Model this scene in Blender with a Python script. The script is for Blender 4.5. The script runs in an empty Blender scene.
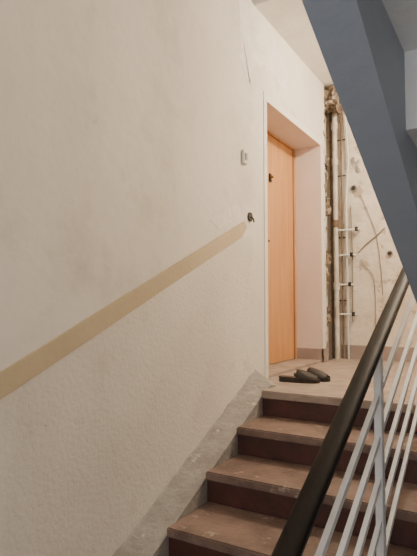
import bpy, bmesh, math, random
from mathutils import Vector, noise, Matrix
random.seed(4)
D=bpy.data; C=bpy.context
R=0.147; T=0.32; Y0=2.80; S=R/T
EYE=0.51; CX=1.48

# ---------------- materials ----------------
def mat(name, col, col2=None, rough=0.8, scale=3.0, bump=0.0, bscale=40, metal=0.0, stretch=(1,1,1), contrast=(0.35,0.65), spots=None, spots2=None):
    m=D.materials.new(name); m.use_nodes=True
    nt=m.node_tree; n=nt.nodes; l=nt.links
    b=n['Principled BSDF']; b.inputs['Roughness'].default_value=rough; b.inputs['Metallic'].default_value=metal
    tc=n.new('ShaderNodeTexCoord'); mp=n.new('ShaderNodeMapping'); mp.inputs['Scale'].default_value=stretch
    l.new(tc.outputs['Object'],mp.inputs['Vector'])
    col2=col2 or tuple(c*0.9 for c in col)
    no=n.new('ShaderNodeTexNoise'); no.inputs['Scale'].default_value=scale; no.inputs['Detail'].default_value=6; no.inputs['Roughness'].default_value=0.6
    l.new(mp.outputs[0],no.inputs['Vector'])
    cr=n.new('ShaderNodeValToRGB'); cr.color_ramp.elements[0].position=contrast[0]; cr.color_ramp.elements[1].position=contrast[1]
    cr.color_ramp.elements[0].color=(*col2,1); cr.color_ramp.elements[1].color=(*col,1)
    l.new(no.outputs['Fac'],cr.inputs['Fac'])
    out=cr.outputs['Color']
    for k,sp in enumerate((spots,spots2)):
        if not sp: continue
        n2=n.new('ShaderNodeTexNoise'); n2.inputs['Scale'].default_value=sp[0]; n2.inputs['Detail'].default_value=8; n2.inputs['Roughness'].default_value=0.7
        l.new(tc.outputs['Object'],n2.inputs['Vector'])
        r2=n.new('ShaderNodeValToRGB'); r2.color_ramp.elements[0].position=sp[1]; r2.color_ramp.elements[1].position=sp[1]+(sp[3] if len(sp)>3 else 0.05)
        l.new(n2.outputs['Fac'],r2.inputs['Fac'])
        mx=n.new('ShaderNodeMixRGB'); mx.inputs['Color2'].default_value=(*sp[2],1)
        l.new(r2.outputs['Color'],mx.inputs['Fac']); l.new(out,mx.inputs['Color1']); out=mx.outputs['Color']
    l.new(out,b.inputs['Base Color'])
    if bump:
        n3=n.new('ShaderNodeTexNoise'); n3.inputs['Scale'].default_value=bscale; n3.inputs['Detail'].default_value=5
        l.new(mp.outputs[0],n3.inputs['Vector'])
        bp=n.new('ShaderNodeBump'); bp.inputs['Strength'].default_value=bump; bp.inputs['Distance'].default_value=0.01
        l.new(n3.outputs['Fac'],bp.inputs['Height']); l.new(bp.outputs[0],b.inputs['Normal'])
    return m
M_wall=mat('plaster_left',(0.76,0.715,0.65),(0.68,0.635,0.57),0.9,1.3,0.35,14,spots=(2.2,0.52,(0.60,0.55,0.48),0.2),spots2=(8,0.66,(0.50,0.45,0.38),0.10))
M_wall2=mat('plaster_lower',(0.75,0.70,0.63),(0.66,0.61,0.54),0.9,1.7,0.4,55,spots=(24.0,0.65,(0.46,0.39,0.31)),spots2=(4,0.56,(0.59,0.53,0.455),0.2))
M_patch=mat('plaster_patch',(0.82,0.79,0.73),(0.72,0.68,0.61),0.9,6,0.5,24,spots=(14,0.64,(0.55,0.48,0.39)))
M_back=mat('plaster_back',(0.82,0.75,0.65),(0.66,0.58,0.47),0.9,5,0.9,18,spots=(6.0,0.57,(0.50,0.41,0.32)),spots2=(15,0.63,(0.40,0.32,0.25)))
M_white=mat('whitewash',(0.80,0.77,0.71),(0.72,0.69,0.63),0.9,4,0.3,30)
M_pink=mat('reveal_paint',(0.76,0.64,0.57),(0.71,0.59,0.52),0.7,3,0.2,30)
M_band=mat('band_paint',(0.55,0.445,0.30),(0.48,0.39,0.255),0.8,3,0.2,30)
M_door=mat('door_veneer',(0.62,0.315,0.125),(0.51,0.245,0.09),0.45,3,0.05,30,stretch=(6,6,0.5))
M_seam=mat('door_seam',(0.16,0.08,0.04),None,0.7)
M_tread=mat('tread_paint',(0.25,0.168,0.137),(0.135,0.088,0.07),0.6,6,0.4,60,spots=(11,0.60,(0.35,0.28,0.24)))
M_riser=mat('riser_paint',(0.10,0.033,0.026),(0.055,0.022,0.018),0.5,6,0.3,50)
M_land=mat('landing_concrete',(0.40,0.325,0.275),(0.27,0.21,0.17),0.7,8,0.4,60)
M_curb=mat('curb_cement',(0.40,0.37,0.34),(0.28,0.255,0.23),0.85,9,0.8,40,spots=(12,0.62,(0.58,0.54,0.48)))
M_blue=mat('stringer_paint',(0.30,0.335,0.39),(0.26,0.295,0.35),0.6,3,0.2,30)
M_blue2=mat('soffit_paint',(0.82,0.82,0.81),(0.76,0.76,0.75),0.7,3,0.2,30)
M_rail=mat('railing_paint',(0.86,0.87,0.88),(0.78,0.79,0.81),0.4,10,0.1,60)
M_hand=mat('handrail_plastic',(0.012,0.008,0.006),(0.008,0.006,0.005),0.5,8,0.05,30)
M_hand.node_tree.nodes['Principled BSDF'].inputs['Specular IOR Level'].default_value=0.14
M_mason=mat('broken_masonry',(0.30,0.225,0.16),(0.06,0.042,0.03),0.95,16,1.0,40,spots=(18,0.57,(0.55,0.48,0.40)))
M_pipe=mat('pipe_paint',(0.72,0.67,0.59),(0.50,0.43,0.35),0.5,12,0.2,60)
M_rust=mat('pipe_rust',(0.24,0.15,0.09),(0.12,0.075,0.05),0.7,20,0.3,60)
M_dark=mat('dark_metal',(0.05,0.045,0.04),None,0.45,10,metal=0.5)
M_cable=mat('cable_grey',(0.24,0.20,0.165),None,0.7)
M_plast=mat('switch_plastic',(0.72,0.71,0.67),None,0.4)
M_grey=mat('switch_grey',(0.28,0.27,0.25),None,0.4)
M_shoe=mat('slipper_rubber',(0.034,0.025,0.020),(0.022,0.016,0.013),0.6,30,0.3,80)
M_insole=mat('slipper_insole',(0.14,0.10,0.075),(0.10,0.07,0.05),0.8,30)
M_brass=mat('brass',(0.35,0.25,0.12),None,0.35,metal=0.9)
M_base=mat('baseboard_paint',(0.38,0.30,0.27),(0.31,0.245,0.22),0.7,6,0.3,40)

# ---------------- helpers ----------------
def finish(bm,name,m,parent=None,smooth=False):
    me=D.meshes.new(name); bmesh.ops.recalc_face_normals(bm,faces=bm.faces); bm.to_mesh(me); bm.free()
    if m: me.materials.append(m)
    o=D.objects.new(name,me); C.collection.objects.link(o)
    if parent: o.parent=parent
    if smooth:
        for p in me.polygons: p.use_smooth=True
    return o
def addbox(bm,a,b):
    vs=[bm.verts.new((x,y,z)) for x in (a[0],b[0]) for y in (a[1],b[1]) for z in (a[2],b[2])]
    for f in ((0,1,3,2),(4,6,7,5),(0,4,5,1),(2,3,7,6),(0,2,6,4),(1,5,7,3)): bm.faces.new([vs[i] for i in f])
def boxes(name,lst,m,parent=None,bev=0):
    bm=bmesh.new()
    for a,b in lst: addbox(bm,a,b)
    if bev: bmesh.ops.bevel(bm,geom=bm.edges[:],offset=bev,segments=2,affect='EDGES')
    return finish(bm,name,m,parent)
def addprism(bm,poly,x0,x1):
    a=[bm.verts.new((x0,y,z)) for y,z in poly]; b=[bm.verts.new((x1,y,z)) for y,z in poly]
    bm.faces.new(a); bm.faces.new(b[::-1]); k=len(poly)
    for i in range(k): bm.faces.new((a[i],a[(i+1)%k],b[(i+1)%k],b[i]))
def prism(name,poly,x0,x1,m,parent=None):
    bm=bmesh.new(); addprism(bm,poly,x0,x1); return finish(bm,name,m,parent)
def empty(name,loc=(0,0,0)):
    e=D.objects.new(name,None); e.empty_display_size=0.1; C.collection.objects.link(e); e.location=loc; return e
def tube(name,pts,r,m,parent=None,bez=False):
    cu=D.curves.new(name,'CURVE'); cu.dimensions='3D'; cu.bevel_depth=r; cu.bevel_resolution=4; cu.use_fill_caps=True
    s=cu.splines.new('NURBS' if bez else 'POLY'); s.points.add(len(pts)-1)
    for p,q in zip(s.points,pts): p.co=(*q,1)
    if bez: s.use_endpoint_u=True; s.order_u=3
    cu.materials.append(m)
    tmp=D.objects.new(name,cu); C.collection.objects.link(tmp)
    dg=C.evaluated_depsgraph_get(); me=D.meshes.new_from_object(tmp.evaluated_get(dg)); me.name=name
    D.objects.remove(tmp); o=D.objects.new(name,me); C.collection.objects.link(o)
    if parent: o.parent=parent
    for p in me.polygons: p.use_smooth=True
    return o
def rough(name,a,b,m,amp=0.02,cell=0.03,parent=None,freq=14):
    bm=bmesh.new(); 
    d=[b[i]-a[i] for i in range(3)]; n=[max(1,int(round(abs(x)/cell))) for x in d]
    vd={}
    def V(i,j,k):
        if (i,j,k) not in vd:
            p=Vector((a[0]+d[0]*i/n[0],a[1]+d[1]*j/n[1],a[2]+d[2]*k/n[2]))
            q=p*freq
            p+=Vector((noise.noise(q),noise.noise(q+Vector((7,3,1))),noise.noise(q+Vector((1,9,5)))))*amp*1.8
            vd[(i,j,k)]=bm.verts.new(p)
        return vd[(i,j,k)]
    for i in range(n[0]):
        for j in range(n[1]):
            for k in (0,n[2]): bm.faces.new((V(i,j,k),V(i+1,j,k),V(i+1,j+1,k),V(i,j+1,k)))
    for i in range(n[0]):
        for k in range(n[2]):
            for j in (0,n[1]): bm.faces.new((V(i,j,k),V(i+1,j,k),V(i+1,j,k+1),V(i,j,k+1)))
    for j in range(n[1]):
        for k in range(n[2]):
            for i in (0,n[0]): bm.faces.new((V(i,j,k),V(i,j+1,k),V(i,j+1,k+1),V(i,j,k+1)))
    return finish(bm,name,m,parent)
def jag(poly,step=0.02,amp=0.012,seed=0):
    out=[]
    for i in range(len(poly)):
        a=Vector(poly[i]); b=Vector(poly[(i+1)%len(poly)]); n=max(1,int((b-a).length/step))
        for k in range(n):
            p=a.lerp(b,k/n); q=Vector((p.x*18+seed,p.y*18,seed))
            out.append((p.x+noise.noise(q)*amp*1.8,p.y+noise.noise(q+Vector((5,5,5)))*amp*1.8))
    return out

YN,YF=3.26,4.43      # door opening
DH=1.96; CEIL=2.56; YE=4.56; YB=4.85; XR=2.42; YS=-1.4; TOP=4.0
MID=-9*R
# ---------------- room shell ----------------
boxes('wall_left',[((-0.3,YS,MID-1.6),(0,YN,TOP)),((-0.3,YN,DH),(0,YF,TOP)),((-0.3,YF,-0.2),(0,YE,TOP)),
    ((-0.3,YN,-1.5),(0,YF,-0.005)),((-0.5,YN-0.3,-0.2),(-0.3,YF+0.1,DH+0.4)),((-0.5,YF+0.1,-0.2),(-0.3,YB+0.15,TOP))],M_wall)
boxes('wall_back',[((-0.3,YB,-1.5),(XR+0.15,YB+0.15,TOP))],M_back)
boxes('wall_right',[((XR,YS,MID-1.6),(XR+0.15,YB,TOP))],M_wall)
boxes('wall_front',[((-0.3,YS-0.15,MID-1.6),(XR+0.15,YS,MID+2.9)),((-0.3,YS-0.15,MID+4.0),(XR+0.15,YS,TOP)),
   ((-0.3,YS-0.15,MID+2.9),(0.5,YS,MID+4.0)),((2.0,YS-0.15,MID+2.9),(XR+0.15,YS,MID+4.0))],M_wall)
boxes('ceiling_landing',[((0,3.07,CEIL),(XR,YB,CEIL+0.2))],M_white)
boxes('ceiling_upper',[((-0.3,YS-0.15,TOP),(XR+0.15,YB+0.15,TOP+0.15))],M_white)
boxes('floor_landing',[((0,2.90,-0.045),(XR,YB,0)),((0,2.90,-0.2),(XR,YB,-0.045)),((1.16,2.80,-0.2),(XR,2.90,0))],M_land)
boxes('floor_mid_landing',[((0,YS,MID-0.2),(XR,0.24,MID))],M_land)
boxes('floor_lower',[((-0.3,YS,MID-1.6),(XR,YB,MID-1.45))],M_land)
def bandtop(y): return 0.285+0.4236*(y-1.107)
BW=0.090
prism('trim_dado_band',[(YS,bandtop(YS)),(2.9,bandtop(2.9)),(2.93,bandtop(2.93)-0.05),(2.86,bandtop(2.86)-BW),(YS,bandtop(YS)-BW)],-0.004,0.010,M_band)
low=[(YS,bandtop(YS)-BW),(2.86,bandtop(2.86)-BW)]+[(3.0+0.03*math.sin(k*1.7),0.95-0.09*k) for k in range(10)]+[(3.08,0.05),(3.08,-0.04),(YS,-0.04-0.05+S*(YS-Y0))]
prism('trim_plaster_lower',low,-0.004,0.006,M_wall2)
prism('trim_plaster_patch',jag([(2.86,2.1),(2.84,2.5),(2.96,3.0),(3.12,3.0),(3.35,2.56),(3.55,2.40),(3.75,2.28),(3.6,2.14),(3.3,2.2),(3.06,2.12),(3.0,1.95)],0.02,0.03,3),-0.004,0.001,M_patch)
prism('trim_plaster_patch_small',jag([(2.45,0.98),(2.62,1.08),(2.80,1.13),(2.86,1.10),(2.84,1.055),(2.6,0.95)],0.02,0.015,8),-0.004,0.0015,M_patch)
boxes('trim_door_surround',[((-0.004,YN-0.05,0.0),(0.006,YN,DH+0.05)),((-0.004,YN,DH),(0.006,YF+0.02,DH+0.05)),((-0.004,YF,0.1),(0.006,YF+0.05,DH))],M_white)
boxes('trim_door_reveal',[((-0.25,YF-0.006,0.0),(0.006,YF+0.0,DH)),((-0.25,YN,DH-0.006),(0.006,YF,DH))],M_pink)
boxes('trim_door_threshold',[((-0.25,YN,0.0),(0.0,YF-0.006,0.02))],M_land)
boxes('baseboard_left',[((-0.24,YF-0.012,0.0),(0.012,YF-0.002,0.12)),((0.0,YF-0.012,0.0),(0.012,YE,0.12))],M_base)
boxes('baseboard_back',[((0.05,YB-0.015,0),(XR,YB,0.13))],M_base)

# ---------------- door ----------------
door=empty('door_1',(0,0,0))
boxes('slab',[((-0.30,YN+0.06,0.025),(-0.245,YF-0.055,DH-0.03))],M_door,door,0.002)
boxes('frame',[((-0.30,YN,0.02),(-0.235,YN+0.05,DH-0.006)),((-0.30,YF-0.045,0.02),(-0.235,YF-0.006,DH-0.006)),((-0.30,YN+0.05,DH-0.025),(-0.235,YF-0.045,DH-0.006))],M_door,door,0.002)
boxes('seam',[((-0.29,YF-0.057,0.02),(-0.243,YF-0.043,DH-0.02))],M_seam,door)
boxes('lock_plate',[((-0.245,3.84,1.53),(-0.232,3.88,1.60))],M_dark,door,0.003)
tube('lock_knob',[(-0.235,3.86,1.57),(-0.21,3.86,1.57)],0.012,M_brass,door)
tube('handle',[(-0.24,3.72,1.02),(-0.19,3.72,1.02),(-0.185,3.64,1.02)],0.009,M_dark,door)

# ---------------- our flight ----------------
fl=empty('stair_flight')
XL,XRR=0.175,1.14
bm=bmesh.new()
for n in range(1,9):
    y=Y0-T*n; addbox(bm,(XL,y-0.02,-R*n-0.04),(XRR,y+T,-R*n))
bmesh.ops.bevel(bm,geom=bm.edges[:],offset=0.006,segments=2,affect='EDGES')
finish(bm,'treads',M_tread,fl)
bm=bmesh.new()
for n in range(0,9):
    y=Y0-T*n; addbox(bm,(XL,y,-R*(n+1)),(XRR-0.004,y+0.03,-R*n-0.04))
finish(bm,'risers',M_riser,fl)
pts=[]
for n in range(0,9):
    y=Y0-T*n
    pts.append((y+0.01,-R*n-0.041)); pts.append((y+0.01,-R*(n+1)-0.041))
poly=[(Y0+0.09,-0.041)]+pts+[(Y0-8*T+0.01,MID-0.1),(Y0+0.09,-0.34)]
prism('body',poly,XL,XRR-0.002,M_curb,fl)
boxes('nosing_cap',[((XL,Y0-0.022,-0.042),(XRR,Y0+0.1,0.0015))],M_land,fl,0.005)
cz=-0.035
bm=bmesh.new()
ya=YS+1.64
polyW=[(3.22,0.002),(3.06,0.085),(Y0,cz),(ya,cz+S*(ya-Y0)),(ya,MID-0.05),(Y0,-0.3),(Y0+0.09,-0.3),(Y0+0.09,0.002)]
polyI=[(3.00,0.002),(2.93,0.015),(Y0,cz+0.01),(ya,cz+S*(ya-Y0)),(ya,MID-0.05),(Y0,-0.3),(Y0+0.09,-0.3),(Y0+0.09,0.002)]
a=[bm.verts.new((0.0,y,z)) for y,z in polyW]; b=[bm.verts.new((XL,y,z)) for y,z in polyI]
bm.faces.new(a); bm.faces.new(b[::-1])
for i in range(8): bm.faces.new((a[i],a[(i+1)%8],b[(i+1)%8],b[i]))
bmesh.ops.triangulate(bm,faces=bm.faces[:])
finish(bm,'wall_side_curb',M_curb,fl)
bm=bmesh.new(); rows=[]
for i in range(90):
    y=ya+(3.05-ya)*i/89; z=(cz+S*(y-Y0)) if y<Y0 else cz+(y-Y0)*0.46
    w_=0.012+0.02*noise.noise(Vector((y*9,0,2))); h_=0.010+0.02*noise.noise(Vector((y*11,4,2)))
    rows.append([bm.verts.new((0.0,y,z-0.01)),bm.verts.new((0.003,y,z+max(0.002,h_))),bm.verts.new((max(0.006,w_),y,z+0.006)),bm.verts.new((max(0.01,w_+0.01),y,z-0.01))])
for a,b in zip(rows[:-1],rows[1:]):
    for k in range(4): bm.faces.new((a[k],a[(k+1)%4],b[(k+1)%4],b[k]))
bm.faces.new(rows[0]); bm.faces.new(rows[-1][::-1])
finish(bm,'cement_lip',M_curb,fl)

# ---------------- upper flight ----------------
uf=empty('upper_stair_flight')
XU=1.25; XUR=XR-0.012
c0=EYE+0.685   # underside z = c0 - S*y
y1=2.95
ytop=y1-10*T
def under(y): return c0-S*y
for nm,xa,xb in (('stringer_inner',XU,XU+0.066),('stringer_outer',XUR-0.08,XUR)):
    prism(nm,[(c0/S,0.0),(y1,0.0),(y1,0.10),(ytop,under(ytop)+0.255),(ytop,under(ytop))],xa,xb,M_blue,uf)
up=[];lo=[]
for k in range(10):
    y=y1-T*k; z=R*(k+1)
    up+=[(y+0.0,z-R),(y+0.0,z)]
    lo+=[(y-0.05,z-R-0.05 if k else 0.0),(y-0.05,z-0.05)]
yt=y1-10*T
up.append((yt-0.02,10*R)); lo.append((yt-0.02,10*R-0.05))
prism('steps',up+lo[::-1],XU+0.06,XUR-0.07,M_blue2,uf)
bm=bmesh.new()
for k in range(10):
    y=y1-T*k; z=R*(k+1); addbox(bm,(XU-0.02,y-T,z-0.045),(XUR,y+0.02,z+0.002))
finish(bm,'tread_slabs',M_blue2,uf)
boxes('floor_upper_mid_landing',[((0,YS,10*R-0.2),(XR,ytop-0.04,10*R))],M_blue2)
pts=[(0.24,MID)]
for n in range(1,9): pts+= [(0.24+T*(n-1)+0.001,MID-R*n),(0.24+T*n,MID-R*n)]
prism('lower_stair_flight',pts+[(0.24+T*8,MID-1.45),(0.24+T*8-0.3,MID-1.45),(0.24,MID-0.2)],XU,XR-0.012,M_tread)

# ---------------- railing ----------------
rl=empty('stair_railing')
XP=1.085
def nz(y): return S*(y-Y0)
H=0.885
def sweep(name,prof,ya,yb,h,m):
    bm=bmesh.new(); rows=[]
    for y in (ya,yb):
        rows.append([bm.verts.new((XP+px,y-pz*S/math.hypot(1,S),nz(y)+h+pz/math.hypot(1,S)*1.0)) for px,pz in prof])
    k=len(prof)
    for i in range(k): bm.faces.new((rows[0][i],rows[0][(i+1)%k],rows[1][(i+1)%k],rows[1][i]))
    bm.faces.new(rows[0]); bm.faces.new(rows[1][::-1])
    return finish(bm,name,m,rl,False)
prof=[]
for i in range(14):
    a=math.pi*i/13; prof.append((0.025*math.cos(a),0.008+0.010*math.sin(a)))
prof+= [(-0.026,0.002),(-0.023,-0.012),(-0.012,-0.015),(0.012,-0.015),(0.023,-0.012),(0.026,0.002)]
sweep('handrail',prof,0.10,2.86,H-0.015,M_hand)
sweep('top_flat',[(0.018,-0.022),(0.018,-0.016),(-0.018,-0.016),(-0.018,-0.022)],0.12,2.86,H-0.015,M_rail)
for i,h in enumerate((0.70,0.565,0.43,0.295,0.16)):
    w=0.0075
    sweep('bar_%d'%(i+1),[(w,-w*1.3),(w,w*1.3),(-w,w*1.3),(-w,-w*1.3)],0.13,2.82,h,M_rail)
for i,y in enumerate((0.79,1.75,2.71)):
    zt=nz(y)+H-0.03
    k=math.ceil((Y0-y)/T-1e-6)
    boxes('post_%d'%(i+1),[((XP-0.012,y-0.02,-R*k-0.01),(XP+0.012,y+0.02,zt))],M_rail,rl,0.002)
    boxes('foot_%d'%(i+1),[((XP-0.03,y-0.04,-R*k-0.002),(XP+0.03,y+0.04,-R*k+0.006))],M_rail,rl)

# ---------------- pipe chase / broken masonry ----------------
ch=empty('broken_masonry_edge')
rough('edge_column',(-0.22,YE-0.012,0.0),(-0.005,YE+0.035,CEIL),M_mason,0.024,0.028,ch,16)
rough('top_rubble',(-0.1,YE+0.02,2.36),(0.10,YB-0.01,CEIL-0.0),M_mason,0.03,0.035,ch,12)
for z,h in ((0.35,0.12),(0.9,0.1),(1.35,0.16),(1.8,0.1)):
    rough('brick_stub',(-0.1,YE+0.03,z),(0.0,YE+0.12,z+h),M_mason,0.02,0.025,ch,18)
pp=empty('riser_pipes')
tube('pipe_1',[(0.025,YB-0.06,0),(0.025,YB-0.06,CEIL)],0.024,M_pipe,pp)
tube('pipe_2',[(-0.075,YB-0.08,0),(-0.075,YB-0.08,CEIL)],0.021,M_pipe,pp)
tube('pipe_3',[(0.125,YB-0.035,0.0),(0.12,YB-0.035,1.5),(0.15,YB-0.04,1.9),(0.11,YB-0.035,CEIL)],0.009,M_plast,pp)
tube('pipe_4',[(-0.02,YB-0.035,0.0),(-0.02,YB-0.035,CEIL)],0.014,M_rust,pp)
tube('pipe_5',[(0.078,YB-0.03,0.0),(0.075,YB-0.03,1.1),(0.083,YB-0.03,CEIL)],0.009,M_rust,pp)
tube('pipe_6',[(0.165,YB-0.02,0.35),(0.17,YB-0.02,1.0),(0.16,YB-0.02,1.45)],0.005,M_cable,pp)
for z in (0.55,1.15,1.75,2.1):
    tube('clamp',[(-0.04,YB-0.03,z),(0.12,YB-0.03,z)],0.007,M_dark,pp)
    tube('coupling',[(0.025,YB-0.06,z+0.1),(0.025,YB-0.06,z+0.17)],0.032,M_rust if z in(1.15,) else M_pipe,pp)
for z,xe in ((0.42,0.20),(0.98,0.19),(1.22,0.24),(0.70,0.17)):
    tube('branch',[(0.02,YB-0.05,z),(xe,YB-0.05,z),(xe,YB-0.01,z)],0.009,M_plast,pp)
    tube('branch_valve',[(xe-0.02,YB-0.05,z-0.018),(xe-0.02,YB-0.05,z+0.022)],0.016,M_dark,pp)
cb=empty('loose_cables')
tube('cable_1',[(0.22,YB-0.01,1.00),(0.25,YB-0.012,1.03),(0.3,YB-0.012,1.08),(0.42,YB-0.012,1.17),(0.47,YB-0.012,1.22)],0.005,M_cable,cb,True)
tube('cable_3',[(0.23,YB-0.01,1.55),(0.26,YB-0.012,1.54),(0.3,YB-0.01,1.42),(0.42,YB-0.01,1.1),(0.44,YB-0.01,0.6)],0.003,M_cable,cb,True)
tube('cable_4',[(0.25,YB-0.01,0.9),(0.33,YB-0.012,0.84),(0.38,YB-0.01,0.7),(0.37,YB-0.01,0.3)],0.003,M_cable,cb,True)
def jbox(name,x,z,r):
    e=empty(name)
    tube('rim',[(x,YB-0.001,z),(x,YB-0.018,z)],r,M_curb,e); tube('core',[(x,YB-0.015,z),(x,YB-0.022,z)],r*0.65,M_dark,e)
jbox('junction_box',0.19,1.62,0.033); jbox('junction_box.001',0.51,0.98,0.028)
rough('plaster_crater',(0.18,YB-0.004,1.78),(0.24,YB+0.01,1.90),M_curb,0.02,0.02,None,20)

# ---------------- wall fittings ----------------
sw=empty('doorbell_switch')
boxes('base',[((0.003,2.87,1.415),(0.020,2.925,1.505))],M_plast,sw,0.004)
boxes('button',[((0.018,2.885,1.44),(0.026,2.912,1.485))],M_grey,sw,0.002)
wj=empty('cable_socket')
tube('rim',[(0.001,2.985,1.085),(0.010,2.985,1.085)],0.032,M_dark,wj)
tube('wire',[(0.008,2.985,1.085),(0.03,2.99,1.08),(0.025,3.0,1.05)],0.005,M_dark,wj,True)

# ---------------- slippers ----------------
def slipper(name,loc,rot):
    e=empty(name,loc); e.rotation_euler=(0,0,rot)
    L=0.27; N=24
    def w(t):
        return 0.038+0.013*math.sin(math.pi*min(1,max(0,(t-0.25)/0.75)))-0.006*math.sin(math.pi*min(1,t/0.5))
    def hw(t):
        return w(t)*math.sqrt(max(0,1-((t-0.5)/0.5)**8))
    ts=[0.5-0.5*math.cos(math.pi*i/N) for i in range(N+1)]
    bm=bmesh.new(); rows=[]
    for t in ts:
        h=max(hw(t),0.004); top=0.022+0.014*(1-t)
        rows.append([bm.verts.new(((t-0.5)*L,s*h,z)) for s,z in ((-1,0.0),(-1.0,top),(1.0,top),(1,0.0))])
    for a,b in zip(rows[:-1],rows[1:]):
        for i in range(4): bm.faces.new((a[i],a[(i+1)%4],b[(i+1)%4],b[i]))
    bm.faces.new(rows[0]); bm.faces.new(rows[-1][::-1])
    finish(bm,'sole',M_shoe,e)
    bm=bmesh.new(); rows=[]
    for t in ts[1:-1]:
        h=hw(t)*0.86; top=0.0235+0.014*(1-t); rows.append((bm.verts.new(((t-0.5)*L*0.97,-h,top)),bm.verts.new(((t-0.5)*L*0.97,h,top))))
    for a,b in zip(rows[:-1],rows[1:]): bm.faces.new((a[0],b[0],b[1],a[1]))
    finish(bm,'insole',M_insole,e)
    bm=bmesh.new(); rows=[]
    K=12
    for j in range(9):
        t=0.44+0.53*j/8; h=max(hw(t),0.01)+0.002; hh=0.072-0.046*(j/8)**1.6
        rows.append([bm.verts.new(((t-0.5)*L,h*math.cos(math.pi*k/K),0.012+hh*math.sin(math.pi*k/K)**0.8)) for k in range(K+1)])
    for a,b in zip(rows[:-1],rows[1:]):
        for k in range(K): bm.faces.new((a[k],a[k+1],b[k+1],b[k]))
    o=finish(bm,'upper',M_shoe,e,True)
    md=o.modifiers.new('s','SOLIDIFY'); md.thickness=0.005
slipper('slipper',(0.245,3.22,0.001),math.radians(14))
slipper('slipper.001',(0.28,3.36,0.001),math.radians(350))

# ---------------- lights ----------------
lb=empty('ceiling_lamp')
tube('socket',[(1.25,3.75,CEIL),(1.25,3.75,CEIL-0.07)],0.03,M_dark,lb)
Me=D.materials.new('bulb_glow'); Me.use_nodes=True
b=Me.node_tree.nodes['Principled BSDF']; b.inputs['Emission Color'].default_value=(1,0.82,0.6,1); b.inputs['Emission Strength'].default_value=15
bm=bmesh.new(); bmesh.ops.create_uvsphere(bm,u_segments=20,v_segments=14,radius=0.032,matrix=Matrix.Translation((1.25,3.75,CEIL-0.10)))
finish(bm,'bulb',Me,lb,True)
def light(name,typ,loc,e,col,size=0.1,tgt=None,sy=None):
    l=D.lights.new(name,typ); l.energy=e; l.color=col
    if typ=='AREA':
        l.size=size
        if sy: l.shape='RECTANGLE'; l.size_y=sy
    else: l.shadow_soft_size=size
    o=D.objects.new(name,l); C.collection.objects.link(o); o.location=loc
    if tgt: o.rotation_euler=(Vector(tgt)-Vector(loc)).to_track_quat('-Z','Y').to_euler()
    return o
light('lamp_light','POINT',(1.25,3.75,CEIL-0.16),145,(1,0.83,0.62),0.06)
light('window_daylight','AREA',(1.2,YS+0.05,0.35),22,(0.92,0.95,1.0),1.2,(0.8,3,0.6),1.0)
light('upper_point_light','POINT',(0.8,0.9,3.4),32,(1,0.91,0.80),0.15)  # unseen warm point light high above the flight, no fixture modelled
w=D.worlds.new('World'); C.scene.world=w; w.use_nodes=True
w.node_tree.nodes['Background'].inputs['Color'].default_value=(0.75,0.8,0.9,1)
w.node_tree.nodes['Background'].inputs['Strength'].default_value=0.3

# ---------------- camera ----------------
cam=D.cameras.new('camera'); co=D.objects.new('camera',cam); C.collection.objects.link(co); C.scene.camera=co
cam.sensor_width=36; cam.sensor_fit='AUTO'; cam.lens=33.0; cam.clip_start=0.02
co.location=(CX,0,EYE); co.rotation_euler=(math.radians(90+3.0),0,math.radians(31))
